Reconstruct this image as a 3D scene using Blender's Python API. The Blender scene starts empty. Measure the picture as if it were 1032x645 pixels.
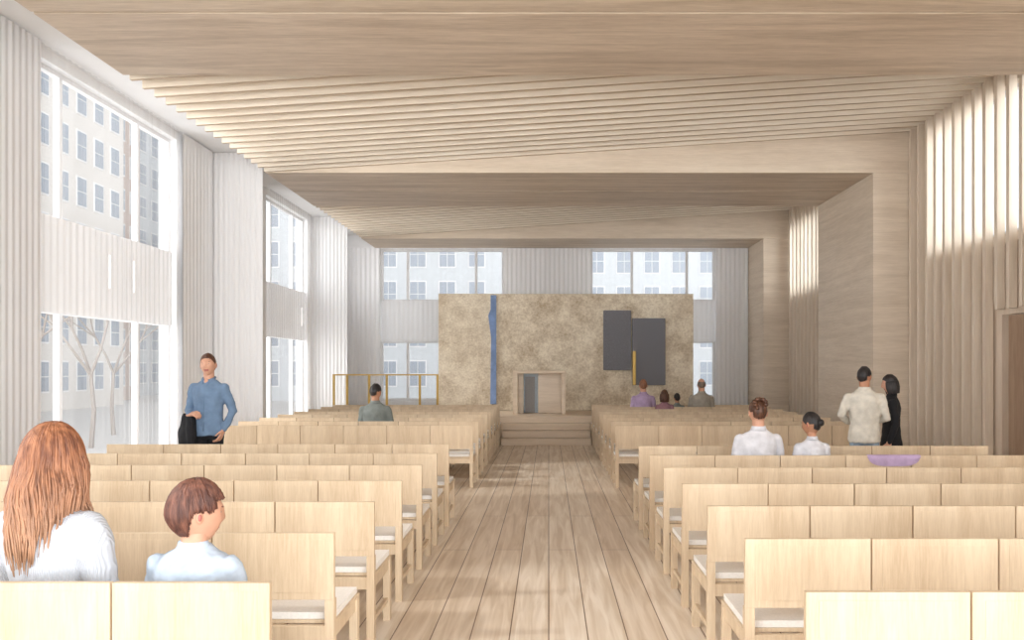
import bpy, bmesh, math, random
from mathutils import Vector, Matrix
random.seed(7)
scn = bpy.context.scene
COL = scn.collection

def srgb(r,g,b):
    def f(c):
        c/=255.0
        return c/12.92 if c<=0.04045 else ((c+0.055)/1.055)**2.4
    return (f(r),f(g),f(b),1)

# ------------------------------------------------------------ materials
def newmat(name):
    m=bpy.data.materials.new(name); m.use_nodes=True
    nt=m.node_tree; b=nt.nodes['Principled BSDF']
    return m,nt,b
def plain(name,col,rough=.7,metal=0,noise=.06,nscale=30,bump=0.0):
    m,nt,b=newmat(name)
    tc=nt.nodes.new('ShaderNodeTexCoord')
    n=nt.nodes.new('ShaderNodeTexNoise'); n.inputs['Scale'].default_value=nscale; n.inputs['Detail'].default_value=4
    nt.links.new(tc.outputs['Object'],n.inputs['Vector'])
    r=nt.nodes.new('ShaderNodeValToRGB')
    r.color_ramp.elements[0].position=.3; r.color_ramp.elements[1].position=.7
    r.color_ramp.elements[0].color=tuple(c*(1-noise*2) for c in col[:3])+(1,)
    r.color_ramp.elements[1].color=tuple(min(1,c*(1+noise)) for c in col[:3])+(1,)
    nt.links.new(n.outputs['Fac'],r.inputs['Fac']); nt.links.new(r.outputs['Color'],b.inputs['Base Color'])
    b.inputs['Roughness'].default_value=rough; b.inputs['Metallic'].default_value=metal
    if bump:
        bp=nt.nodes.new('ShaderNodeBump'); bp.inputs['Strength'].default_value=bump; bp.inputs['Distance'].default_value=.01
        nt.links.new(n.outputs['Fac'],bp.inputs['Height']); nt.links.new(bp.outputs['Normal'],b.inputs['Normal'])
    return m
def wood(name,light,dark,axis='X',rough=.5,fine=1.0,randomize=False,bands=1.0):
    m,nt,b=newmat(name); N=nt.nodes; L=nt.links
    tc=N.new('ShaderNodeTexCoord'); mp=N.new('ShaderNodeMapping')
    s={'X':(.35,5,5),'Y':(5,.35,5),'Z':(5,5,.35),'H':(.35,.35,5)}[axis]
    mp.inputs['Scale'].default_value=s
    L.new(tc.outputs['Object'],mp.inputs['Vector'])
    src=mp.outputs['Vector']
    if randomize:
        oi=N.new('ShaderNodeObjectInfo'); ad=N.new('ShaderNodeVectorMath'); ad.operation='ADD'
        mu=N.new('ShaderNodeMath'); mu.operation='MULTIPLY'; mu.inputs[1].default_value=37
        L.new(oi.outputs['Random'],mu.inputs[0]); L.new(src,ad.inputs[0]); L.new(mu.outputs[0],ad.inputs[1]); src=ad.outputs[0]
    n1=N.new('ShaderNodeTexNoise'); n1.inputs['Scale'].default_value=1.3*bands; n1.inputs['Detail'].default_value=3; n1.inputs['Distortion'].default_value=.8
    n2=N.new('ShaderNodeTexNoise'); n2.inputs['Scale'].default_value=9*fine; n2.inputs['Detail'].default_value=6; n2.inputs['Roughness'].default_value=.7
    L.new(src,n1.inputs['Vector']); L.new(src,n2.inputs['Vector'])
    mx=N.new('ShaderNodeMix'); mx.inputs[0].default_value=.5
    L.new(n1.outputs['Fac'],mx.inputs[2]); L.new(n2.outputs['Fac'],mx.inputs[3])
    r=N.new('ShaderNodeValToRGB'); r.color_ramp.elements[0].position=.36; r.color_ramp.elements[1].position=.62
    r.color_ramp.elements[0].color=dark; r.color_ramp.elements[1].color=light
    L.new(mx.outputs[0],r.inputs['Fac'])
    out=r.outputs['Color']
    if randomize:
        hs=N.new('ShaderNodeHueSaturation'); mr=N.new('ShaderNodeMapRange'); mr.inputs[3].default_value=.94; mr.inputs[4].default_value=1.05
        L.new(oi.outputs['Random'],mr.inputs[0]); L.new(mr.outputs[0],hs.inputs['Value']); L.new(out,hs.inputs['Color']); out=hs.outputs['Color']
    L.new(out,b.inputs['Base Color']); b.inputs['Roughness'].default_value=rough
    bp=N.new('ShaderNodeBump'); bp.inputs['Strength'].default_value=.08; bp.inputs['Distance'].default_value=.005
    L.new(n2.outputs['Fac'],bp.inputs['Height']); L.new(bp.outputs['Normal'],b.inputs['Normal'])
    return m

M_beam=wood('beam_wood',srgb(221,204,184),srgb(184,165,144),'X')
M_pier=wood('pier_wood',srgb(234,219,200),srgb(212,195,174),'H')
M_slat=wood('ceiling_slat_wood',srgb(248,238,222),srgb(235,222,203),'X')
M_slatshade=wood('slat_shade_wood',srgb(204,183,158),srgb(184,161,136),'X')  # darker tone paints shade onto slat undersides and into the deck gaps
M_fin=wood('wall_fin_wood',srgb(238,224,206),srgb(220,204,184),'Z')
M_finback=wood('wall_panel_wood',srgb(224,208,190),srgb(208,190,170),'Z')
M_chair=wood('chair_oak',srgb(224,203,174),srgb(200,175,144),'Z',fine=2.2,randomize=True)
M_door=wood('door_walnut',srgb(180,154,130),srgb(156,128,106),'Z')
M_step=wood('step_wood',srgb(228,210,188),srgb(210,190,166),'X')
M_cush=plain('seat_cushion_fabric',srgb(240,236,230),.9,nscale=80,noise=.03)
M_white=plain('white_plaster',srgb(246,246,247),.8,noise=.01,nscale=4)
M_frame=plain('window_frame_white',srgb(225,225,226),.5,noise=.01)
M_gold=plain('brass',srgb(180,148,80),.4,metal=.5,noise=.05)
M_greypanel=plain('grey_felt',srgb(126,126,132),.95,noise=.15,nscale=60,bump=.2)
M_blue=plain('blue_cloth',srgb(130,154,196),.8,noise=.12,nscale=6)
M_dark=plain('dark_interior',srgb(160,158,158),.8)
M_paleblue=plain('pale_blue_panel',srgb(206,220,230),.6)

def floor_mat():
    m,nt,b=newmat('floor_planks'); N=nt.nodes; L=nt.links
    tc=N.new('ShaderNodeTexCoord'); sp=N.new('ShaderNodeSeparateXYZ'); cb=N.new('ShaderNodeCombineXYZ')
    L.new(tc.outputs['Object'],sp.inputs[0]); L.new(sp.outputs['Y'],cb.inputs['X']); L.new(sp.outputs['X'],cb.inputs['Y'])
    br=N.new('ShaderNodeTexBrick'); br.offset=.37; br.inputs['Scale'].default_value=1
    br.inputs['Brick Width'].default_value=4.4; br.inputs['Row Height'].default_value=.24; br.inputs['Mortar Size'].default_value=.004
    br.inputs['Color1'].default_value=srgb(244,231,214); br.inputs['Color2'].default_value=srgb(230,212,191); br.inputs['Mortar'].default_value=srgb(134,108,88)
    L.new(cb.outputs[0],br.inputs['Vector'])
    mp=N.new('ShaderNodeMapping'); mp.inputs['Scale'].default_value=(7,.45,1); L.new(tc.outputs['Object'],mp.inputs['Vector'])
    n=N.new('ShaderNodeTexNoise'); n.inputs['Scale'].default_value=2.2; n.inputs['Detail'].default_value=5; n.inputs['Distortion'].default_value=.9
    L.new(mp.outputs[0],n.inputs['Vector'])
    r=N.new('ShaderNodeValToRGB'); r.color_ramp.elements[0].position=.35; r.color_ramp.elements[1].position=.65
    r.color_ramp.elements[0].color=srgb(226,218,208); r.color_ramp.elements[1].color=(1,1,1,1)
    L.new(n.outputs['Fac'],r.inputs['Fac'])
    mx=N.new('ShaderNodeMix'); mx.data_type='RGBA'; mx.blend_type='MULTIPLY'; mx.inputs[0].default_value=1
    L.new(br.outputs['Color'],mx.inputs[6]); L.new(r.outputs['Color'],mx.inputs[7])
    L.new(mx.outputs[2],b.inputs['Base Color']); b.inputs['Roughness'].default_value=.4
    return m
M_floor=floor_mat()

def stone_mat():
    m,nt,b=newmat('ark_stone'); N=nt.nodes; L=nt.links
    tc=N.new('ShaderNodeTexCoord')
    n=N.new('ShaderNodeTexNoise'); n.inputs['Scale'].default_value=1.7; n.inputs['Detail'].default_value=10; n.inputs['Roughness'].default_value=.7
    n2=N.new('ShaderNodeTexNoise'); n2.inputs['Scale'].default_value=22; n2.inputs['Detail'].default_value=6
    L.new(tc.outputs['Object'],n.inputs['Vector']); L.new(tc.outputs['Object'],n2.inputs['Vector'])
    mx=N.new('ShaderNodeMix'); mx.inputs[0].default_value=.3; L.new(n.outputs['Fac'],mx.inputs[2]); L.new(n2.outputs['Fac'],mx.inputs[3])
    r=N.new('ShaderNodeValToRGB'); r.color_ramp.elements[0].position=.37; r.color_ramp.elements[1].position=.60
    r.color_ramp.elements[0].color=srgb(184,164,136); r.color_ramp.elements[1].color=srgb(242,231,210)
    L.new(mx.outputs[0],r.inputs['Fac']); L.new(r.outputs['Color'],b.inputs['Base Color']); b.inputs['Roughness'].default_value=.8
    bp=N.new('ShaderNodeBump'); bp.inputs['Strength'].default_value=.35; bp.inputs['Distance'].default_value=.02
    L.new(mx.outputs[0],bp.inputs['Height']); L.new(bp.outputs['Normal'],b.inputs['Normal'])
    return m
M_stone=stone_mat()

def curtain_mat(name,col,opac,trans=.4):
    m=bpy.data.materials.new(name); m.use_nodes=True; nt=m.node_tree; N=nt.nodes; L=nt.links
    N.clear(); out=N.new('ShaderNodeOutputMaterial')
    d=N.new('ShaderNodeBsdfDiffuse'); d.inputs[0].default_value=col
    t=N.new('ShaderNodeBsdfTranslucent'); t.inputs[0].default_value=col
    mx=N.new('ShaderNodeMixShader'); mx.inputs[0].default_value=trans
    L.new(d.outputs[0],mx.inputs[1]); L.new(t.outputs[0],mx.inputs[2])
    tc=N.new('ShaderNodeTexCoord'); mp=N.new('ShaderNodeMapping'); mp.inputs['Scale'].default_value=(6,6,.15)
    n=N.new('ShaderNodeTexNoise'); n.inputs['Scale'].default_value=1.5; n.inputs['Detail'].default_value=5
    L.new(tc.outputs['Object'],mp.inputs[0]); L.new(mp.outputs[0],n.inputs['Vector'])
    mr=N.new('ShaderNodeMapRange'); mr.inputs[1].default_value=.3; mr.inputs[2].default_value=.7
    mr.inputs[3].default_value=opac[0]; mr.inputs[4].default_value=opac[1]
    L.new(n.outputs['Fac'],mr.inputs[0])
    tr=N.new('ShaderNodeBsdfTransparent'); m2=N.new('ShaderNodeMixShader')
    L.new(mr.outputs[0],m2.inputs[0]); L.new(tr.outputs[0],m2.inputs[1]); L.new(mx.outputs[0],m2.inputs[2]); L.new(m2.outputs[0],out.inputs[0])
    return m
M_sheer=curtain_mat('sheer_fabric',(.95,.95,.96,1),(.14,.21),.38)
M_drape=curtain_mat('drape_fabric',(.92,.92,.93,1),(.95,1.0),.25)
M_band=curtain_mat('spandrel_sheet_fabric',(.90,.90,.91,1),(.96,1.0),.085)  # passes a little outside light to whiten the spandrel band

def emit(name,col,st):
    m=bpy.data.materials.new(name); m.use_nodes=True; nt=m.node_tree; b=nt.nodes['Principled BSDF']
    b.inputs['Base Color'].default_value=col; b.inputs['Emission Color'].default_value=col; b.inputs['Emission Strength'].default_value=st
    return m
M_strip=emit('strip_glow',(1,.97,.93,1),1.0)

# ------------------------------------------------------------ mesh helpers
def obj(name,me,parent=None,loc=(0,0,0),rot=(0,0,0)):
    o=bpy.data.objects.new(name,me); COL.objects.link(o); o.location=loc; o.rotation_euler=rot
    if parent: o.parent=parent
    return o
def add_box(bm,b,mi=0):
    x0,x1,y0,y1,z0,z1=b
    hexa(bm,[(x0,y0,z0),(x1,y0,z0),(x1,y1,z0),(x0,y1,z0),(x0,y0,z1),(x1,y0,z1),(x1,y1,z1),(x0,y1,z1)],mi)
def hexa(bm,p,mi=0,bottom=None):
    v=[bm.verts.new(q) for q in p]
    for k,f in enumerate(((3,2,1,0),(4,5,6,7),(0,1,5,4),(1,2,6,5),(2,3,7,6),(3,0,4,7))):
        bm.faces.new([v[i] for i in f]).material_index=(bottom if (k==0 and bottom is not None) else mi)
def finish(bm,name,mats,parent=None,smooth=False,bevel=0):
    me=bpy.data.meshes.new(name); bmesh.ops.recalc_face_normals(bm,faces=bm.faces); bm.to_mesh(me); bm.free()
    for m in (mats if isinstance(mats,(list,tuple)) else [mats]): me.materials.append(m)
    if smooth:
        for p in me.polygons: p.use_smooth=True
    o=obj(name,me,parent)
    if bevel:
        md=o.modifiers.new('bev','BEVEL'); md.width=bevel; md.segments=2; md.limit_method='ANGLE'
    return o
def boxes(name,bl,mats,parent=None,bevel=0):
    bm=bmesh.new()
    for b in bl:
        if len(b)==7: add_box(bm,b[:6],b[6])
        else: add_box(bm,b)
    return finish(bm,name,mats,parent,bevel=bevel)
def empty(name,loc=(0,0,0),rot=(0,0,0),s=1):
    e=bpy.data.objects.new(name,None); COL.objects.link(e); e.location=loc; e.rotation_euler=rot; e.scale=(s,s,s); e.empty_display_size=.2
    return e
def grid_wall(name,axis,t0,t1,u0,u1,z0,z1,holes,mat):
    us=sorted({u0,u1}|{h[0] for h in holes}|{h[1] for h in holes}); zs=sorted({z0,z1}|{h[2] for h in holes}|{h[3] for h in holes})
    bl=[]
    for i in range(len(us)-1):
        for j in range(len(zs)-1):
            cu=(us[i]+us[i+1])/2; cz=(zs[j]+zs[j+1])/2
            if any(h[0]<cu<h[1] and h[2]<cz<h[3] for h in holes): continue
            if axis=='X': bl.append((t0,t1,us[i],us[i+1],zs[j],zs[j+1]))
            else: bl.append((us[i],us[i+1],t0,t1,zs[j],zs[j+1]))
    return boxes(name,bl,mat)
def window(name,axis,t0,t1,u0,u1,z0,z1,mull,fw=.06):
    bl=[]
    def b(ua,ub,za,zb):
        bl.append((t0,t1,ua,ub,za,zb) if axis=='X' else (ua,ub,t0,t1,za,zb))
    b(u0,u1,z0,z0+fw); b(u0,u1,z1-fw,z1); b(u0,u0+fw,z0+fw,z1-fw); b(u1-fw,u1,z0+fw,z1-fw)
    for m in mull: b(m-fw/2,m+fw/2,z0+fw,z1-fw)
    return boxes(name,bl,M_frame)
def curtain(name,p0,p1,z0,z1,mat,amp=.03,wl=.13):
    bm=bmesh.new(); p0=Vector(p0); p1=Vector(p1); d=p1-p0; Ln=d.length; d.normalize(); nrm=Vector((-d.y,d.x))
    n=max(8,int(Ln/wl*8)); rows=[]
    for k in range(n+1):
        u=Ln*k/n; a=amp*(math.sin(u/wl*2*math.pi+.7*math.sin(u*3.1))+.35*math.sin(u*9.7))
        q=p0+d*u+nrm*a; q2=p0+d*u+nrm*a*1.25
        rows.append((bm.verts.new((q2.x,q2.y,z0)),bm.verts.new((q.x,q.y,z1))))
    for k in range(n): bm.faces.new((rows[k][0],rows[k+1][0],rows[k+1][1],rows[k][1]))
    return finish(bm,name,mat,smooth=True)

# ------------------------------------------------------------ room shell
boxes('floor',[(-6.4,7.0,-2.5,22.7,-.2,0)],M_floor)
LH=[]; LHW=[]
for c0,c1 in ((1.8,5.3),(8.97,12.46),(16.4,19.2)):
    LH+= [(c0,c1,.36,2.35),(c0,c1,3.4,5.22)]; LHW.append((c0,c1,.36,5.22))
LH.append((20.2,21.6,3.4,5.22)); LHW.append(LH[-1])
grid_wall('wall_left','X',-6.12,-5.84,-2.5,22.6,0,5.36,LHW,M_white)
wi=0
for h in LH:
    wi+=1
    span=h[1]-h[0]
    mull=[h[0]+span*.2,h[0]+span*.72] if span>2 else []
    window('window_%d'%wi,'X',-6.02,-5.94,h[0],h[1],h[2],h[3],mull,.06)
BH=[(-4.74,-1.25,.7,2.4),(-4.74,-1.25,3.49,4.98),(1.17,4.7,.7,2.4),(1.17,4.7,3.49,4.98)]
grid_wall('wall_back','Y',22.35,22.6,-6.12,6.9,0,6.3,[(-4.74,-1.25,.7,4.98),(1.17,4.7,.7,4.98)],M_white)
for h in BH:
    wi+=1
    mull=[-3.98,-2.05] if h[0]<0 else [2.35,3.9]
    o=window('window_%d'%wi,'Y',22.4,22.48,h[0],h[1],h[2],h[3],mull,.07)
RH=[(9.4,12.9,3.5,5.55),(2.0,6.6,3.5,5.55),(17.0,20.4,3.5,5.3)]
grid_wall('wall_right','X',6.34,6.6,-2.5,22.6,0,6.3,RH+[(9.4,11.1,0,2.38)],M_finback)
for h in RH:
    wi+=1; window('window_%d'%wi,'X',6.44,6.5,h[0],h[1],h[2],h[3],[h[0]+1.2,h[0]+2.4],.06)
boxes('door_1',[(6.42,6.5,9.42,10.24,.01,2.37),(6.42,6.5,10.26,11.08,.01,2.37),(6.38,6.42,10.17,10.2,.9,1.3)],M_door)
boxes('ceiling',[(-6.12,-4.92,-2.5,22.35,5.36,5.5),(-6.12,6.9,1.0,22.6,6.3,6.45)],M_white)
ZL,ZR,XL,XR=5.0,5.7,-4.88,6.3
def bay(y0,y1,name):
    e=empty(name,(0,0,0))
    bm=bmesh.new(); y=y0+.14
    while y<y1-.04:
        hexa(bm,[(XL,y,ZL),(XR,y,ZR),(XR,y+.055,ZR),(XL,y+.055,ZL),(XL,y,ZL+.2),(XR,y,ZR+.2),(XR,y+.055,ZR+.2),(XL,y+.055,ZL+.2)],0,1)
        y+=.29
    finish(bm,'slats',[M_slat,M_slatshade],e)
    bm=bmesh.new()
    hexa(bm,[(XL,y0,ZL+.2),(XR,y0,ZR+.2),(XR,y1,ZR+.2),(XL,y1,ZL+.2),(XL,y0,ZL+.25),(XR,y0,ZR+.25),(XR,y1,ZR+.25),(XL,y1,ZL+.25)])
    finish(bm,'deck',M_slatshade,e)
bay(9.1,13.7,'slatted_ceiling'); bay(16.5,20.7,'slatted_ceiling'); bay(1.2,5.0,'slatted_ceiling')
def beam(y0,y1,fm,seam=None):
    e=empty('ceiling_beam')
    mid=seam or (y0+y1)/2
    boxes('casing',[(XL,5.6,y0,mid-.02,5.0,6.2),(XL,5.6,mid+.02,y1,5.0,6.2),(XL+.01,5.6,mid-.02,mid+.02,5.04,6.2)],M_beam,e)
    boxes('fascia',[(XL+.0,6.33,y0-.02,y0,5.0,6.2)],fm,e)
beam(5.0,9.1,M_beam,7.5); beam(13.7,16.5,M_pier); beam(20.7,22.3,M_pier)
def pier(y0,y1):
    zs=[0,1.25,2.5,3.75,5.0]
    bl=[]
    for a,b in zip(zs,zs[1:]): bl.append((5.6,6.33,y0,y1,a+.003,b-.003))
    bl.append((5.61,6.33,y0+.01,y1-.01,0,6.2))
    boxes('wood_pier',bl,M_pier)
pier(5.0,9.1); pier(13.7,16.5); pier(20.7,22.3)
def fins(y0,y1,door=None):
    bl=[]; y=y0+.14
    while y<y1-.04:
        z0=0
        if door and door[0]<y<door[1]: z0=2.45
        bl.append((6.19,6.30,y-.02,y+.055,z0,5.72)); y+=.29
    bl.append((6.30,6.335,y0+.02,y1-.02,3.36,3.46))
    boxes('wall_fins',bl,M_fin)
fins(9.1,13.7,(9.3,11.15)); fins(16.5,20.7); fins(2.0,5.0)

# curtains
for a,b in ((8.95,12.5),(1.6,5.5),(16.4,19.3)):
    curtain('sheer_curtain',(-5.76,a),(-5.76,b),.02,5.34,M_sheer,amp=.012)
    curtain('spandrel_light_sheet',(-5.88,a+.04),(-5.88,b-.08),2.30,3.44,M_band,amp=.008)  # sheet added over the opened spandrel, brightens the band by light from behind
curtain('sheer_curtain',(-4.72,22.25),(-1.27,22.25),.58,4.98,M_sheer,amp=.012)
curtain('sheer_curtain',(1.2,22.25),(4.68,22.25),.58,4.98,M_sheer,amp=.012)
curtain('spandrel_light_sheet',(-4.72,22.37),(-1.27,22.37),2.36,3.53,M_drape,amp=.006)  # same added sheet across the back wall band
curtain('spandrel_light_sheet',(1.2,22.37),(4.68,22.37),2.36,3.53,M_drape,amp=.006)
curtain('drape_curtain',(-5.9,13.66),(-4.92,13.66),.02,5.34,M_drape,amp=.008,wl=.09)
curtain('drape_curtain',(-5.9,19.5),(-4.95,19.5),.58,5.34,M_drape,amp=.008,wl=.09)
curtain('drape_curtain',(-5.8,5.5),(-5.72,8.95),.02,5.34,M_drape,amp=.004,wl=.1)
curtain('drape_curtain',(-5.76,12.5),(-5.76,13.6),.02,5.34,M_white,amp=.003)
curtain('drape_curtain',(-5.76,22.2),(-4.75,22.2),.58,4.98,M_drape,amp=.010)
curtain('drape_curtain',(-1.28,22.2),(1.18,22.2),.58,4.98,M_drape,amp=.010)
curtain('drape_curtain',(4.7,22.2),(5.56,22.2),.58,4.98,M_drape,amp=.010)
for y,z in ((10.3,2.68),(10.9,2.68),(18.3,2.6)):
    boxes('glow_strip',[(-5.70,-5.69,y,y+.008,z,z+.42,0),(-5.71,-5.70,y-.004,y+.012,z-.02,z+.44,1)],[M_strip,M_frame])  # thin emissive strips along the left curtain

# bimah
boxes('bimah_platform',[(-5.75,5.59,17.6,22.1,0,.56)],M_step,bevel=.006)
boxes('bimah_steps',[(-1.0,.9,16.72,17.59,0,.14),(-1.0,.9,17.02,17.59,.142,.28),(-1.0,.9,17.3,17.59,.282,.42)],M_step,bevel=.006)
e=empty('ark_wall')
boxes('stone_slab',[(-2.78,-1.42,20.0,20.5,.562,3.5),(-1.41,3.65,20.03,20.5,.562,3.5)],M_stone,e,bevel=.008)
bm=bmesh.new()
pts=[(-1.46,3.46),(-1.32,3.46),(-1.32,.72),(-1.47,.72),(-1.45,2.4),(-1.52,2.95),(-1.46,3.1)]
f=[bm.verts.new((x,19.96,z)) for x,z in pts]; k=[bm.verts.new((x,19.995,z)) for x,z in pts]
bm.faces.new(f); bm.faces.new(k[::-1])
for i in range(len(pts)): bm.faces.new((f[i],f[(i+1)%7],k[(i+1)%7],k[i]))
finish(bm,'blue_textile_ribbon',M_blue)
boxes('dark_art_panel',[(1.375,2.07,19.92,20.02,1.575,3.075)],M_greypanel,bevel=.01)
boxes('dark_art_panel',[(2.1,2.925,19.90,20.02,1.2,2.875)],M_greypanel,bevel=.01)
boxes('brass_art_strip',[(2.10,2.18,19.86,19.9,1.2,2.05)],M_gold,bevel=.005)
e=empty('reading_table')
boxes('frame',[(-.83,-.72,18.4,19.2,.562,1.5),(.3,.39,18.4,19.2,.562,1.5),(-.83,.39,18.4,19.2,1.5,1.57)],M_step,e,bevel=.005)
boxes('inner_panel',[(-.25,.3,18.75,18.8,.562,1.5),(-.72,-.6,18.7,18.8,.562,1.5)],M_pier,e)
boxes('lectern_back',[(-.6,-.25,18.95,19.0,.562,1.5,1),(-.56,-.33,18.9,18.95,.562,1.42,0)],[M_dark,M_paleblue],e)
bl=[(-4.9,-2.5,18.0,18.03,1.46,1.49)]
for x in (-4.9,-4.6,-4.1,-3.7,-2.95,-2.55): bl.append((x,x+.05,18.0,18.03,.561,1.46))
boxes('brass_railing',bl,M_gold)

# ------------------------------------------------------------ chairs
def chair_mesh():
    bm=bmesh.new(); w=.583; d=.52
    def B(*b,mi=0): add_box(bm,b,mi)
    h=w/2
    B(-h,h,0,.028,.53,.85); B(-h+.045,h-.045,-.002,0,.565,.82)
    B(-h,-h+.045,0.002,.05,0,.529); B(h-.045,h,0.002,.05,0,.529)
    B(-h,-h+.045,d-.05,d,0,.40); B(h-.045,h,d-.05,d,0,.40)
    B(-h+.01,-h+.035,.05,d-.05,.33,.40); B(h-.035,h-.01,.05,d-.05,.33,.40)
    B(-h+.045,h-.045,d-.04,d-.015,.33,.40); B(-h+.045,h-.045,.01,.035,.33,.40)
    B(-h+.012,-h+.033,.05,d-.05,.12,.15); B(h-.033,h-.012,.05,d-.05,.12,.15)
    B(-h,h,.052,d,.401,.418)
    B(-h+.012,h-.012,.06,d-.01,.419,.452,mi=1)
    me=bpy.data.meshes.new('pew_chair'); bmesh.ops.recalc_face_normals(bm,faces=bm.faces); bm.to_mesh(me); bm.free()
    me.materials.append(M_chair); me.materials.append(M_cush); return me
CM=chair_mesh()
def chair(x,y):
    o=obj('wooden_pew_chair',CM,None,(x,y,0)); md=o.modifiers.new('b','BEVEL'); md.width=.004; md.segments=2; md.limit_method='ANGLE'
P=.592
for k in range(7):
    for i in range(6):
        chair(-1.03-P*(i+.5),2.94+.88*k); chair(.91+P*(i+.5),2.82+.872*k)
for k in range(8):
    for i in range(6):
        chair(-1.03-P*(i+.5),10.85+.85*k); chair(.91+P*(i+.5),10.85+.85*k)

# ------------------------------------------------------------ people
def loft(bm,rings,n=24):
    prev=None
    for (c,rx,ry) in rings:
        c=Vector(c); r=[bm.verts.new((c.x+rx*math.cos(2*math.pi*i/n),c.y+ry*math.sin(2*math.pi*i/n),c.z)) for i in range(n)]
        if prev:
            for i in range(n): bm.faces.new((prev[i],prev[(i+1)%n],r[(i+1)%n],r[i]))
        else: bm.faces.new(r[::-1])
        prev=r
    bm.faces.new(prev)
def tube(bm,pts,rad,n=12,round_=True):
    pts=[Vector(p) for p in pts]; rad=list(rad)
    if round_:
        t0=(pts[0]-pts[1]).normalized(); t1=(pts[-1]-pts[-2]).normalized()
        a,b=rad[0],rad[-1]
        pts=[pts[0]+t0*a*.95,pts[0]+t0*a*.6]+pts+[pts[-1]+t1*b*.6,pts[-1]+t1*b*.95]
        rad=[a*.3,a*.8]+rad+[b*.8,b*.3]
    prev=None; pu=None
    for i,p in enumerate(pts):
        if i==0: t=pts[1]-pts[0]
        elif i==len(pts)-1: t=pts[-1]-pts[-2]
        else: t=(pts[i+1]-pts[i]).normalized()+(pts[i]-pts[i-1]).normalized()
        if t.length<1e-6: t=Vector((0,0,1))
        t.normalize()
        if pu is None:
            u=t.cross(Vector((0,0,1)) if abs(t.z)<.9 else Vector((0,1,0)))
        else: u=pu-t*pu.dot(t)
        u.normalize(); pu=u; v=t.cross(u)
        r=[bm.verts.new(p+(u*math.cos(2*math.pi*k/n)+v*math.sin(2*math.pi*k/n))*rad[i]) for k in range(n)]
        if prev:
            for k in range(n): bm.faces.new((prev[k],prev[(k+1)%n],r[(k+1)%n],r[k]))
        else: bm.faces.new(r[::-1])
        prev=r
    bm.faces.new(prev)
def ball(bm,c,r,seg=16,mi=0,rot=None):
    s=Matrix.Diagonal((r[0],r[1],r[2],1)); M=Matrix.Translation(c)@(rot if rot else Matrix())@s
    g=bmesh.ops.create_uvsphere(bm,u_segments=seg,v_segments=max(8,seg//2+2),radius=1,matrix=M)
    for v in g['verts']:
        for f in v.link_faces: f.material_index=mi
TEX=bpy.data.textures.new('folds','CLOUDS'); TEX.noise_scale=.09; TEX.noise_depth=2
def remesh(o,vs,sm=4,fold=0):
    m=o.modifiers.new('r','REMESH'); m.mode='VOXEL'; m.voxel_size=vs; m.use_smooth_shade=True
    if sm: s=o.modifiers.new('s','SMOOTH'); s.iterations=sm; s.factor=.5
    if fold:
        d=o.modifiers.new('d','DISPLACE'); d.texture=TEX; d.strength=fold; d.mid_level=.5; d.texture_coords='LOCAL'
M_skin=plain('skin',srgb(208,158,132),.55,noise=.03); M_skin2=plain('skin_tan',srgb(186,134,104),.55,noise=.03)
M_lip=plain('lips',srgb(172,100,90),.5); M_eyew=plain('eye_white',srgb(215,210,205),.3,noise=0); M_iris=plain('iris_dark',srgb(50,35,28),.2,noise=0)
M_shoe=plain('shoe_leather',srgb(40,34,32),.4)
def cloth(name,r,g,b,bump=.15,nscale=14): return plain(name,srgb(r,g,b),.9,noise=.08,nscale=nscale,bump=bump)
def rib_cloth(name,r,g,b):
    m=plain(name,srgb(r,g,b),.9,noise=.02); nt=m.node_tree; N=nt.nodes; b_=N['Principled BSDF']
    tc=N.new('ShaderNodeTexCoord'); w=N.new('ShaderNodeTexWave'); w.inputs['Scale'].default_value=38; w.inputs['Distortion'].default_value=.6; w.inputs['Detail'].default_value=1
    nt.links.new(tc.outputs['Object'],w.inputs['Vector'])
    bp=N.new('ShaderNodeBump'); bp.inputs['Strength'].default_value=.5; bp.inputs['Distance'].default_value=.006
    nt.links.new(w.outputs['Fac'],bp.inputs['Height']); nt.links.new(bp.outputs['Normal'],b_.inputs['Normal']); return m
def hair_mat(name,c1,c2,tip=None):
    m,nt,b=newmat(name); N=nt.nodes; L=nt.links
    tc=N.new('ShaderNodeTexCoord'); mp=N.new('ShaderNodeMapping'); mp.inputs['Scale'].default_value=(60,60,6)
    n=N.new('ShaderNodeTexNoise'); n.inputs['Scale'].default_value=1; n.inputs['Detail'].default_value=3
    L.new(tc.outputs['Object'],mp.inputs[0]); L.new(mp.outputs[0],n.inputs['Vector'])
    r=N.new('ShaderNodeValToRGB'); r.color_ramp.elements[0].position=.35; r.color_ramp.elements[1].position=.65
    r.color_ramp.elements[0].color=c1; r.color_ramp.elements[1].color=c2
    L.new(n.outputs['Fac'],r.inputs['Fac']); out=r.outputs['Color']
    if tip:
        sp=N.new('ShaderNodeSeparateXYZ'); L.new(tc.outputs['Object'],sp.inputs[0])
        mr=N.new('ShaderNodeMapRange'); mr.inputs[1].default_value=.02; mr.inputs[2].default_value=-.38; mr.inputs[3].default_value=0; mr.inputs[4].default_value=.75
        L.new(sp.outputs['Z'],mr.inputs[0])
        mx=N.new('ShaderNodeMix'); mx.data_type='RGBA'; L.new(mr.outputs[0],mx.inputs[0]); L.new(out,mx.inputs[6]); mx.inputs[7].default_value=tip; out=mx.outputs[2]
    L.new(out,b.inputs['Base Color']); b.inputs['Roughness'].default_value=.5
    bp=N.new('ShaderNodeBump'); bp.inputs['Strength'].default_value=.4; bp.inputs['Distance'].default_value=.003
    L.new(n.outputs['Fac'],bp.inputs['Height']); L.new(bp.outputs['Normal'],b.inputs['Normal']); return m
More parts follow.
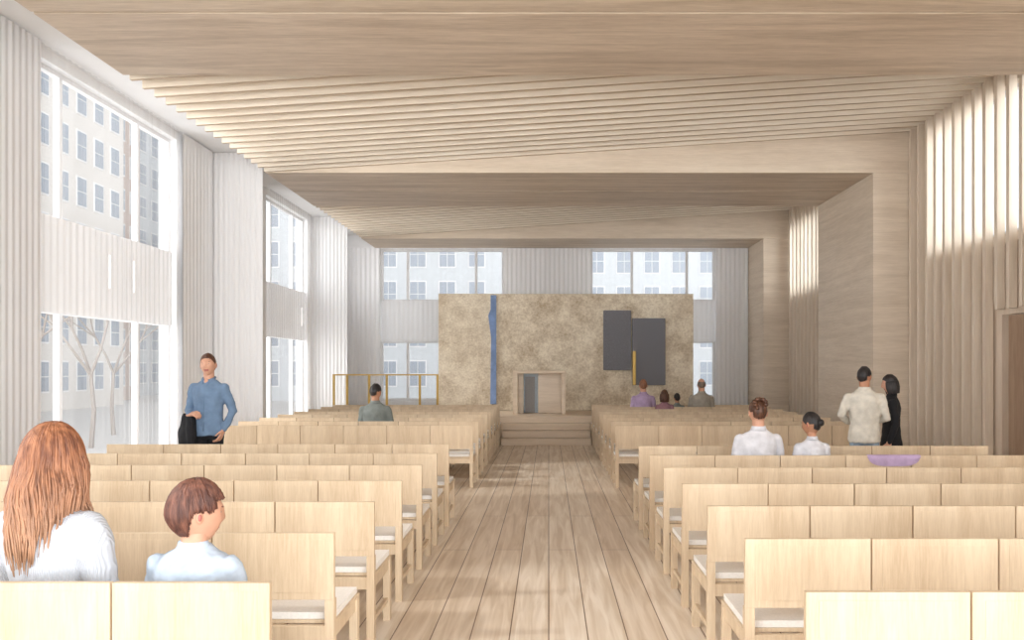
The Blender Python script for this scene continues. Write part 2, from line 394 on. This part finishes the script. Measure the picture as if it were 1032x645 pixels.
H_auburn=hair_mat('hair_auburn',srgb(108,62,40),srgb(168,112,78),srgb(200,160,130)); H_boy=hair_mat('hair_chestnut',srgb(78,46,38),srgb(128,84,68))
H_black=hair_mat('hair_black',srgb(22,20,22),srgb(48,42,42)); H_brown=hair_mat('hair_brown',srgb(60,38,28),srgb(105,68,48))
H_red=hair_mat('hair_copper',srgb(120,78,58),srgb(165,115,85)); H_grey=hair_mat('hair_grey',srgb(110,95,85),srgb(150,135,122))

def skull(x,y,z):
    X=x*.076; Y=y*.097; Z=z*.118
    if z<0:
        X*=1-.26*(-z)**1.3
        if y<0: Y*=1-.40*(-z)**1.2
    if y>0: Y*=1-.06*abs(z)
    return X,Y,Z
def head(parent,loc,rot,hair,hm,skin,size=1.0):
    e=obj('head',None,parent,loc,rot); e.scale=(size,)*3
    bm=bmesh.new(); bmesh.ops.create_uvsphere(bm,u_segments=56,v_segments=44,radius=1)
    g=lambda a,s: math.exp(-(a/s)**2)
    nk=.7 if hair=='boy' else 1
    es=.75 if hair=='boy' else 1
    for v in bm.verts:
        x,y,z=v.co; X,Y,Z=skull(x,y,z)
        if y>0:
            Y+=nk*(.019*g(x,.16)*g(z+.26,.13)+.010*g(x,.11)*g(z+.06,.15))
            Y+=.005*g(z-.14,.1)*g(x,.6)
            Y-=.008*g(abs(x)-.40,.17)*g(z-.0,.11)
            Y+=.006*g(x,.24)*g(z+.56,.07)-.004*g(x,.24)*g(z+.575,.02)
            Y+=.008*g(x,.3)*g(z+.86,.16)
            Y+=.005*g(abs(x)-.5,.22)*g(z+.3,.22)
        v.co=(X,Y,Z)
    for f in bm.faces:
        c=f.calc_center_median()
        if c.y>.06 and abs(c.x)<.024 and -.074<c.z<-.057: f.material_index=1
    for s in (-1,1):
        ball(bm,(s*.030,.0725,.001),(.0120,.0105,.0065),14,2)
        ball(bm,(s*.030,.0810,.001),(.0052,.003,.0050),10,3)
        ball(bm,(s*.031,.085,.020),(.016,.005,.0026),10,4)
        ball(bm,(s*.077,-.006,-.008),(.009*es,.019*es,.031*es),14,0,Matrix.Rotation(s*.3,4,'Z'))
        ball(bm,(s*.083,-.008,-.006),(.005*es,.011*es,.018*es),10,1)
    finish(bm,'face',[skin,M_lip,M_eyew,M_iris,hm],e,smooth=True)
    if hair!='none':
        bm=bmesh.new(); bmesh.ops.create_uvsphere(bm,u_segments=56,v_segments=44,radius=1)
        dele=[]
        for v in bm.verts:
            x,y,z=v.co
            line=-.10+ .68*max(0,y)**1.3 - .58*max(0,-y)**1.0
            if abs(x)>.8 and y<.25: line=-.02
            if hair=='boy':
                line=-.05+ .62*max(0,y)**1.2 - .60*max(0,-y)**.8
                if abs(x)>.75 and y>-.45: line=.12
            if hair=='bald': line= -.1 - .5*max(0,-y)+ (2 if y>.15 else 0)
            X,Y,Z=skull(x,y,z)
            k=1.07+.012*math.sin(9*x+4*z)+.012*math.sin(11*y+7*x)
            if hair=='boy': k=1.10+.012*math.sin(9*math.atan2(x,y))
            if hair=='bald': k=1.03
            if z>0: k+=.04*z
            k-=.03*max(0,1-(z-line)/.25) if z>line else 0
            if hair=='bald' and z>.5: dele.append(v)
            elif z<line: dele.append(v)
            v.co=(X*k,Y*k-.003,Z*(k-.01))
        bmesh.ops.delete(bm,geom=dele,context='VERTS')
        if hair in('bun','lowbun'):
            ball(bm,(0,-.108,.05 if hair=='bun' else .01),(.040,.032,.038),16)
        if hair=='curlbun':
            for i in range(34):
                a=random.uniform(0,6.28); b=random.uniform(-1,1)
                ball(bm,(.05*math.cos(a),-.070+.03*b,.07+.045*math.sin(a)),(.022,.022,.02),8)
        if hair=='bob':
            for i in range(34):
                th=math.radians(-120+240*i/33)
                x=math.sin(th); y=-math.cos(th)
                tube(bm,[(x*.080,y*.098,.02),(x*.088,y*.103,-.05),(x*.085,y*.095,-.13)],[.015,.017,.008],7)
        o=finish(bm,'hair',hm,e,smooth=True)
        if hair not in('bun','lowbun','curlbun','bob'):
            s=o.modifiers.new('so','SOLIDIFY'); s.thickness=.010; s.offset=-1
        if hair in('long','boy'):
            bm=bmesh.new(); R=random.Random(5)
            n=1100 if hair=='long' else 850
            for i in range(n):
                if hair=='long':
                    th=math.radians(R.uniform(-140,140)); hang=R.uniform(.24,.40)*(1-.12*abs(th)/2.3); ph1=R.uniform(75,95); ph0=R.uniform(0,45)
                    wob=R.uniform(-.05,.05); k0=R.uniform(1.09,1.16)
                else:
                    th=math.radians(R.uniform(-180,180)); a=abs(math.degrees(th)+4); hang=0
                    ph1= 126 if a<58 else (126-(a-58)*1.9 if a<80 else (84 if a<108 else (86 if a<122 else 66))); ph1+=R.uniform(-8,3); ph0=R.uniform(0,70)
                    wob=.14+R.uniform(-.06,.06); k0=R.uniform(1.12,1.155)
                path=[]; rr=[]; m=7
                rad=.0034 if hair=='long' else .0033
                for j in range(m+1):
                    ph=math.radians(ph0+(ph1-ph0)*j/m); t2=th+wob*(j/m-1)
                    x=math.sin(ph)*math.sin(t2); y=-math.sin(ph)*math.cos(t2); z=math.cos(ph)
                    X,Y,Z=skull(x,y,max(z,-.3) if hair=='long' else z); Z=z*.118
                    kk=k0
                    if hair=='boy': kk=k0-.07*(j/m)**3
                    path.append((X*kk,Y*kk,Z*kk)); rr.append(rad)
                rr[0]=rad*.4
                if hair=='long':
                    lx,ly,lz=path[-1]; f1=R.uniform(1.05,1.42); f2=R.uniform(.85,1.5); tw=R.uniform(-.012,.012); ph=th*3
                    wv=lambda t: .014*math.sin(ph+t*8)
                    for t,f_,yy in ((.2,1+(f1-1)*.5,-.004),(.4,f1,-.010),(.6,f1,-.014),(.8,(f1+f2)/2,-.014),(1,f2,-.010)):
                        path.append((lx*f_+tw*t+wv(t),ly*(1+(f_-1)*.5)+yy,lz-hang*t))
                    rr+=[.0040,.0040,.0038,.0032,.0012]
                else: rr[-1]=.0012
                tube(bm,path,rr,5,False)
            finish(bm,'hair_locks',hm,e,smooth=True)
    return e
def hand(parent,wrist,dirv,palmn,skin,side,curl=.5,s=1.0):
    d=Vector(dirv).normalized(); n=Vector(palmn); n=(n-d*n.dot(d)).normalized(); w=d.cross(n)*side
    W=Vector(wrist); bm=bmesh.new()
    for o_,r in ((-.026,.013),(-.009,.0145),(.009,.0145),(.026,.013)):
        tube(bm,[W+w*o_*.6*s-d*.015*s,W+w*o_*s+d*.085*s],[.016*s,r*s],8)
    for i,(o_,L_) in enumerate(((-.031,.062),(-.0105,.075),(.0105,.083),(.031,.074))):
        p=W+w*o_*s+d*.085*s; q=[p]; a=0
        for sg in (.45,.32,.26):
            a+=curl*.75; dd=d*math.cos(a)+n*math.sin(a); p=p+dd*L_*sg*s; q.append(p)
        tube(bm,q,[.0095*s,.009*s,.0082*s,.0068*s],8)
    b=W+w*.03*s+d*.02*s
    tube(bm,[b,b+(w*.75+d*.7+n*.2).normalized()*.045*s,b+(w*.8+d*1.5+n*.6).normalized()*.075*s],[.014*s,.0105*s,.008*s],8)
    o=finish(bm,'hand',skin,parent,smooth=True); remesh(o,.004,2)
def person(name,x,y,z,yaw,S,pose,top,bottom,hair,hm,skin,hyaw=0,hpitch=0,hroll=0,female=False,arms=None,headsize=1.0,lean=.0,puff=0,wide=1.0,skirt=False,fold=.016,hdrop=0,opencollar=False):
    e=empty(name,(x,y,z),(0,0,math.radians(yaw)),S)
    hz=(.452/S+.085) if pose=='sit' else .90
    f=.90 if female else 1.0
    f*=wide
    def T(px,py,pz): return (px,py-lean*pz,hz+pz)
    bm=bmesh.new()
    wst=.150 if not female else .122
    prof=[(-.08,.160,.116),(0,.166,.122),(.10,.156,.114),(.20,wst,.106),(.30,.158,.112),(.39,.168,.118),(.44,.174,.110),(.48,.168,.095),(.515,.135,.078),(.545,.085,.066),(.575,.060,.058)]
    if opencollar: prof=prof[:-1]+[(.56,.070,.058)]
    loft(bm,[(T(0,.0,pz),rx*f,ry*(f if not female else 1)) for pz,rx,ry in prof])
    if female:
        for s in(-1,1): ball(bm,T(s*.07,.085,.36),(.055,.05,.055),12)
    A=arms or {}
    for s,k in((-1,'L'),(1,'R')):
        S0=Vector(T(s*.163*f,0,.458))
        if k in A: el,wr,fd,pn,cu=A[k]
        elif pose=='sit': el,wr,fd,pn,cu=(s*.215*f,.04,.20),(s*.12,.27,.115),(-s*.4,1,-.15),(0,0,-1),.35
        else: el,wr,fd,pn,cu=(s*.225*f,-.02,.18),(s*.22*f,.06,-.06),(0,.15,-1),(-s,0,0),.5
        E=Vector(T(*el)); Wd=Vector(T(*wr))
        ra=.056+puff
        tube(bm,[S0,S0.lerp(E,.35),S0.lerp(E,.75),E,E.lerp(Wd,.5),E.lerp(Wd,.93)],[.060+puff*.6,ra,.050+puff*.3,.047,.042,.037],14)
        hand(e,Wd,fd,pn,skin,s,cu)
    o=finish(bm,'shirt',top,e,smooth=True); remesh(o,.011,7,fold)
    if not opencollar:
        bm=bmesh.new()
        c0=T(0,-.004,.545); c1=T(0,-.012,.59)
        loft(bm,[(c0,.074*f,.070),(c1,.062*f,.060)],24); finish(bm,'collar',top,e,smooth=True)
    else:
        bm=bmesh.new()
        for s in(-1,1):
            tube(bm,[T(0,-.068,.580),T(s*.050,-.045,.578),T(s*.068,.0,.568),T(s*.050,.050,.552),T(s*.030,.082,.515)],[.013,.014,.014,.016,.008],8)
        tube(bm,[T(0.004,.094,.48),T(0.004,.122,.40),T(.004,.124,.30),T(.004,.116,.20),T(.004,.124,.10),T(.004,.130,-.02)],[.009]*6,6,False)
        finish(bm,'collar',top,e,smooth=True)
        bm=bmesh.new(); ball(bm,T(0,.052,.532),(.030,.030,.038),14); finish(bm,'throat',skin,e,smooth=True)
    bm=bmesh.new(); tube(bm,[T(0,-.005,.52),T(0,0.0,.58),T(0,.01,.66-hdrop)],[.056*f,.053*f,.055*f],16); finish(bm,'neck',skin,e,smooth=True)
    bm=bmesh.new()
    loft(bm,[(T(0,0,-.11),.12*f,.09),(T(0,0,-.06),.156*f,.113),(T(0,0,.0),.160*f,.117),(T(0,0,.05),.150*f,.108)])
    for s in(-1,1):
        if pose=='sit':
            an=Vector((s*.11,.40,.09)); hp=Vector(T(s*.085,.02,-.01)); kn=Vector((s*.115,.40,hz-.015))
        else:
            hp=Vector(T(s*.085,0,-.04)); kn=Vector((s*.095,.02,.48)); an=Vector((s*.105,-.02,.09))
        tube(bm,[hp,hp.lerp(kn,.5),kn,kn.lerp(an,.4),an],[.085,.078,.06,.058,.046],14)
    if skirt and pose=='stand':
        loft(bm,[(T(0,0,.05),.16*f,.115),(T(0,0,-.1),.18*f,.14),(T(0,0,-.5),.21*f,.18)])
    o=finish(bm,'trousers',bottom,e,smooth=True); remesh(o,.012,4,.008)
    bm=bmesh.new()
    for s in(-1,1):
        ay=.40 if pose=='sit' else -.02
        tube(bm,[(s*.108,ay-.03,.045),(s*.112,ay+.06,.045),(s*.12,ay+.17,.032)],[.042,.044,.03],12)
    finish(bm,'shoes',M_shoe,e,smooth=True)
    head(e,T(0,.018,.712+(headsize-1)*.1-hdrop),(math.radians(hpitch),math.radians(hroll),math.radians(hyaw)),hair,hm,skin,headsize)
    return e,T

W1=rib_cloth('ribbed_white_knit',204,208,216); W2=cloth('pale_blue_shirt',186,199,214,.4); W3=cloth('cream_shirt',218,212,200,.3)
C_den=cloth('denim_shirt',110,134,162,.4); C_blk=cloth('black_cloth',28,28,32); C_jean=cloth('faded_jeans',150,168,186)
C_nav=cloth('navy_trousers',50,54,66); C_grn=cloth('grey_green_shirt',128,134,130); C_lil=cloth('lilac_blouse',190,166,200)
C_gry=cloth('grey_beige_shirt',170,162,150); C_kid=cloth('child_top',160,120,130); C_white=cloth('white_blouse',218,218,224,.3)

person('seated_woman_with_long_hair',-2.0,3.18,0,-12,1.03,'sit',W1,C_nav,'long',H_auburn,M_skin,hyaw=-14,female=True,puff=.02,wide=1.16,headsize=1.08,fold=.022)
person('seated_boy',-1.415,3.17,0,-6,.75,'sit',W2,C_nav,'boy',H_boy,M_skin,hyaw=-46,headsize=1.40,wide=1.25,hdrop=.02,fold=.03)
e,T=person('standing_man_with_jacket',-3.98,9.3,0,176,1.035,'stand',C_den,C_blk,'short',H_brown,M_skin,hyaw=10,hpitch=8,hroll=5,headsize=1.06,fold=.03,opencollar=True,wide=1.06,
  arms={'R':((.245,-.03,.20),(.13,.19,.17),(-1,.3,.1),(0,-.6,-1),.9),'L':((-.26,-.05,.20),(-.19,.05,-.02),(.3,.3,-1),(1,0,0),.5)})
bm=bmesh.new()
loft(bm,[(T(.17,.15,-.30),.085,.06),(T(.175,.15,-.25),.10,.07),(T(.17,.14,-.08),.095,.065),(T(.175,.12,.06),.085,.06),(T(.18,.11,.14),.075,.07),(T(.18,.11,.18),.05,.06)],20)
tube(bm,[T(.13,.17,.13),T(.12,.19,-.02),T(.10,.18,-.22),T(.11,.17,-.36)],[.04,.045,.05,.045],10)
tube(bm,[T(.22,.1,.12),T(.25,.11,-.02),T(.25,.12,-.2)],[.04,.045,.04],10)
o=finish(bm,'draped_jacket',C_blk,e,smooth=True); remesh(o,.012,3,.02)
person('seated_man',-2.62,12.0,0,0,1.03,'sit',C_grn,C_nav,'short',H_black,M_skin2,hyaw=-20,hpitch=-10,wide=1.08)
person('standing_man',3.64,9.15,0,-18,.955,'stand',W3,C_jean,'short',H_black,M_skin2,hyaw=-25,hpitch=-5,wide=1.12,fold=.035,
  arms={'L':((-.27,-.02,.24),(-.16,.18,.14),(1,.5,0),(0,0,-1),.6),'R':((.25,.02,.22),(.12,.2,.14),(-1,.5,0),(0,0,-1),.6)})
person('standing_woman',4.10,9.5,0,75,.90,'stand',C_blk,C_blk,'bob',H_black,M_skin,female=True,hpitch=-8,skirt=True,wide=1.1)
person('seated_woman_with_curly_updo',1.96,7.42,0,0,.96,'sit',C_white,C_nav,'curlbun',H_brown,M_skin,female=True,hpitch=-8,wide=1.2,headsize=1.08)
person('seated_girl',2.46,7.42,0,0,.82,'sit',C_white,C_nav,'lowbun',H_black,M_skin2,female=True,hyaw=40,hpitch=-6,headsize=1.12)
person('seated_woman_in_lilac',1.93,16.2,0,0,1.03,'sit',C_lil,C_nav,'short',H_red,M_skin,female=True,wide=1.2)
person('seated_child',2.24,15.35,0,0,.80,'sit',C_kid,C_nav,'bob',H_brown,M_skin,headsize=1.15)
person('seated_child',2.62,16.2,0,0,.70,'sit',C_grn,C_nav,'short',H_black,M_skin2,headsize=1.15)
person('seated_older_man',3.12,16.2,0,0,1.05,'sit',C_gry,C_nav,'bald',H_grey,M_skin,wide=1.1)
bm=bmesh.new(); n=24; rows=[]
y0=7.18
for i in range(n+1):
    u=-1+2*i/n; X=3.12+u*.24; L_=.10*math.sqrt(max(.05,1-abs(u)**4)); w=.003*math.sin(u*19)
    pr=[(X,y0+.036,.85-L_*.8),(X,y0+.033,.852),(X,y0+.014,.857),(X,y0-.008-abs(w),.852),(X,y0-.009+w-.003,.855-L_*.5),(X,y0-.010+w,.855-L_)]
    rows.append([bm.verts.new(p) for p in pr])
for i in range(n):
    for j in range(5): bm.faces.new((rows[i][j],rows[i+1][j],rows[i+1][j+1],rows[i][j+1]))
o=finish(bm,'lilac_shawl',C_lil,smooth=True)

# ------------------------------------------------------------ exterior
def facade(name,axis,t,u0,u1,z0,z1,pu,pz,ww,wh,mats,depth=8):
    bm=bmesh.new()
    if axis=='X': add_box(bm,(t-depth,t,u0,u1,z0,z1),0)
    else: add_box(bm,(u0,u1,t,t+depth,z0,z1),0)
    u=u0+pu*.6
    while u<u1-ww:
        z=z0+1.2
        while z<z1-wh:
            for (a,b,c,d,off,mi) in ((u-.08,u+ww+.08,z-.1,z+wh+.1,.04,2),(u,u+ww/2-.03,z,z+wh/2-.03,.07,1),(u+ww/2+.03,u+ww,z,z+wh/2-.03,.07,1),(u,u+ww/2-.03,z+wh/2+.03,z+wh,.07,1),(u+ww/2+.03,u+ww,z+wh/2+.03,z+wh,.07,1)):
                if axis=='X': add_box(bm,(t-.05,t+off,a,b,c,d),mi)
                else: add_box(bm,(a,b,t-off,t+.05,c,d),mi)
            z+=pz
        u+=pu
    return finish(bm,name,mats)
E_wall=plain('facade_pale_brick',srgb(190,184,178),.9,noise=.05,nscale=8); E_wall2=plain('facade_brown_brick',srgb(170,152,142),.9,nscale=8)
E_wall3=plain('facade_limestone',srgb(174,177,180),.9,noise=.04,nscale=3); E_glass=plain('facade_window_glass',srgb(130,138,148),.4); E_trim=plain('facade_trim',srgb(204,203,202),.8)
facade('apartment_building','X',-30,22,56,-1,46,1.95,2.95,.95,1.75,[E_wall,E_glass,E_trim])
facade('apartment_building','X',-34,58,66,-1,40,1.8,2.8,.9,1.6,[E_wall2,E_glass,E_trim])
facade('apartment_building','X',-38,68,100,-1,36,2.2,3.1,1.1,1.8,[E_wall3,E_glass,E_trim])
facade('office_building','Y',62,-26,-3,-1,26,2.3,3.1,1.2,1.9,[E_wall3,E_glass,E_trim])
facade('office_building','Y',66,2,26,-1,34,2.3,3.1,1.2,1.9,[E_wall3,E_glass,E_trim])
boxes('street_ground',[(-60,40,24,120,-1.2,-1.0),(-60,-9,14,23.9,-1.2,-1.0)],plain('pavement',srgb(172,170,168),.9))
M_bark=plain('bark',srgb(140,130,122),.9)
def tree(x,y,h,seed):
    R=random.Random(seed); bm=bmesh.new()
    def br(p,d,L_,r,lv):
        q=p+d*L_*.5+Vector((R.uniform(-.1,.1),R.uniform(-.1,.1),0))*L_*.3; t=p+d*L_
        tube(bm,[p,q,t],[r,r*.85,r*.65],5,False)
        if lv==0: return
        for _ in range(3 if lv>1 else 4):
            nd=(d+Vector((R.uniform(-.8,.8),R.uniform(-.8,.8),R.uniform(-.1,.6)))).normalized()
            br(t,nd,L_*R.uniform(.6,.8),r*.6,lv-1)
    br(Vector((x,y,-1)),Vector((0,0,1)),h*.3,.09,4)
    finish(bm,'bare_street_tree',M_bark)
tree(-14,21,7,1); tree(-15,26,8,2); tree(-13,34,7,3); tree(-17,31,8,4); tree(-15,17,7,8); tree(-18,24,8,11)

# ------------------------------------------------------------ light
w=bpy.data.worlds.new('overcast_sky'); scn.world=w; w.use_nodes=True; nt=w.node_tree; bg=nt.nodes['Background']
bg.inputs[0].default_value=(.94,.97,1.0,1); bg.inputs[1].default_value=1.1
def sun(name,d,en,ang,col):
    l=bpy.data.lights.new(name,'SUN'); l.energy=en; l.angle=math.radians(ang); l.color=col
    o=bpy.data.objects.new(name,l); COL.objects.link(o); o.rotation_euler=Vector(d).to_track_quat('-Z','Y').to_euler()
sun('sun',(1,.22,-.72),1.4,5,(1,.98,.95))
sun('sky_fill_left',(1,.35,-.38),3.7,88,(.98,.99,1))  # added broad lamp, extra sky light through the left windows
sun('upward_fill_left',(1,.45,.35),2.7,70,(1,.99,.97))  # added lamp aimed upward through the left windows to brighten the ceiling
sun('fill_rear',(.05,1,-.12),1.0,60,(.98,.99,1))  # added fill from the open rear for surfaces facing the camera
sun('fill_rear_right',(-.8,1,-.08),3.2,50,(.95,.98,1))  # added fill from rear right to lift the left wall
sun('upward_fill_rear',(.0,1,.36),2.3,50,(1,.99,.97))  # added upward fill from behind for the ceiling; no plaza is modelled

cam=bpy.data.cameras.new('camera'); co=bpy.data.objects.new('camera',cam); COL.objects.link(co)
co.location=(0,0,1.65); co.rotation_euler=(math.radians(90),0,0)
cam.sensor_width=36; cam.lens=800/1032*36; cam.shift_x=-37/1032; cam.shift_y=47.5/1032; cam.clip_end=500
scn.camera=co
scn.view_settings.view_transform='Standard'
scn.view_settings.exposure=0.14
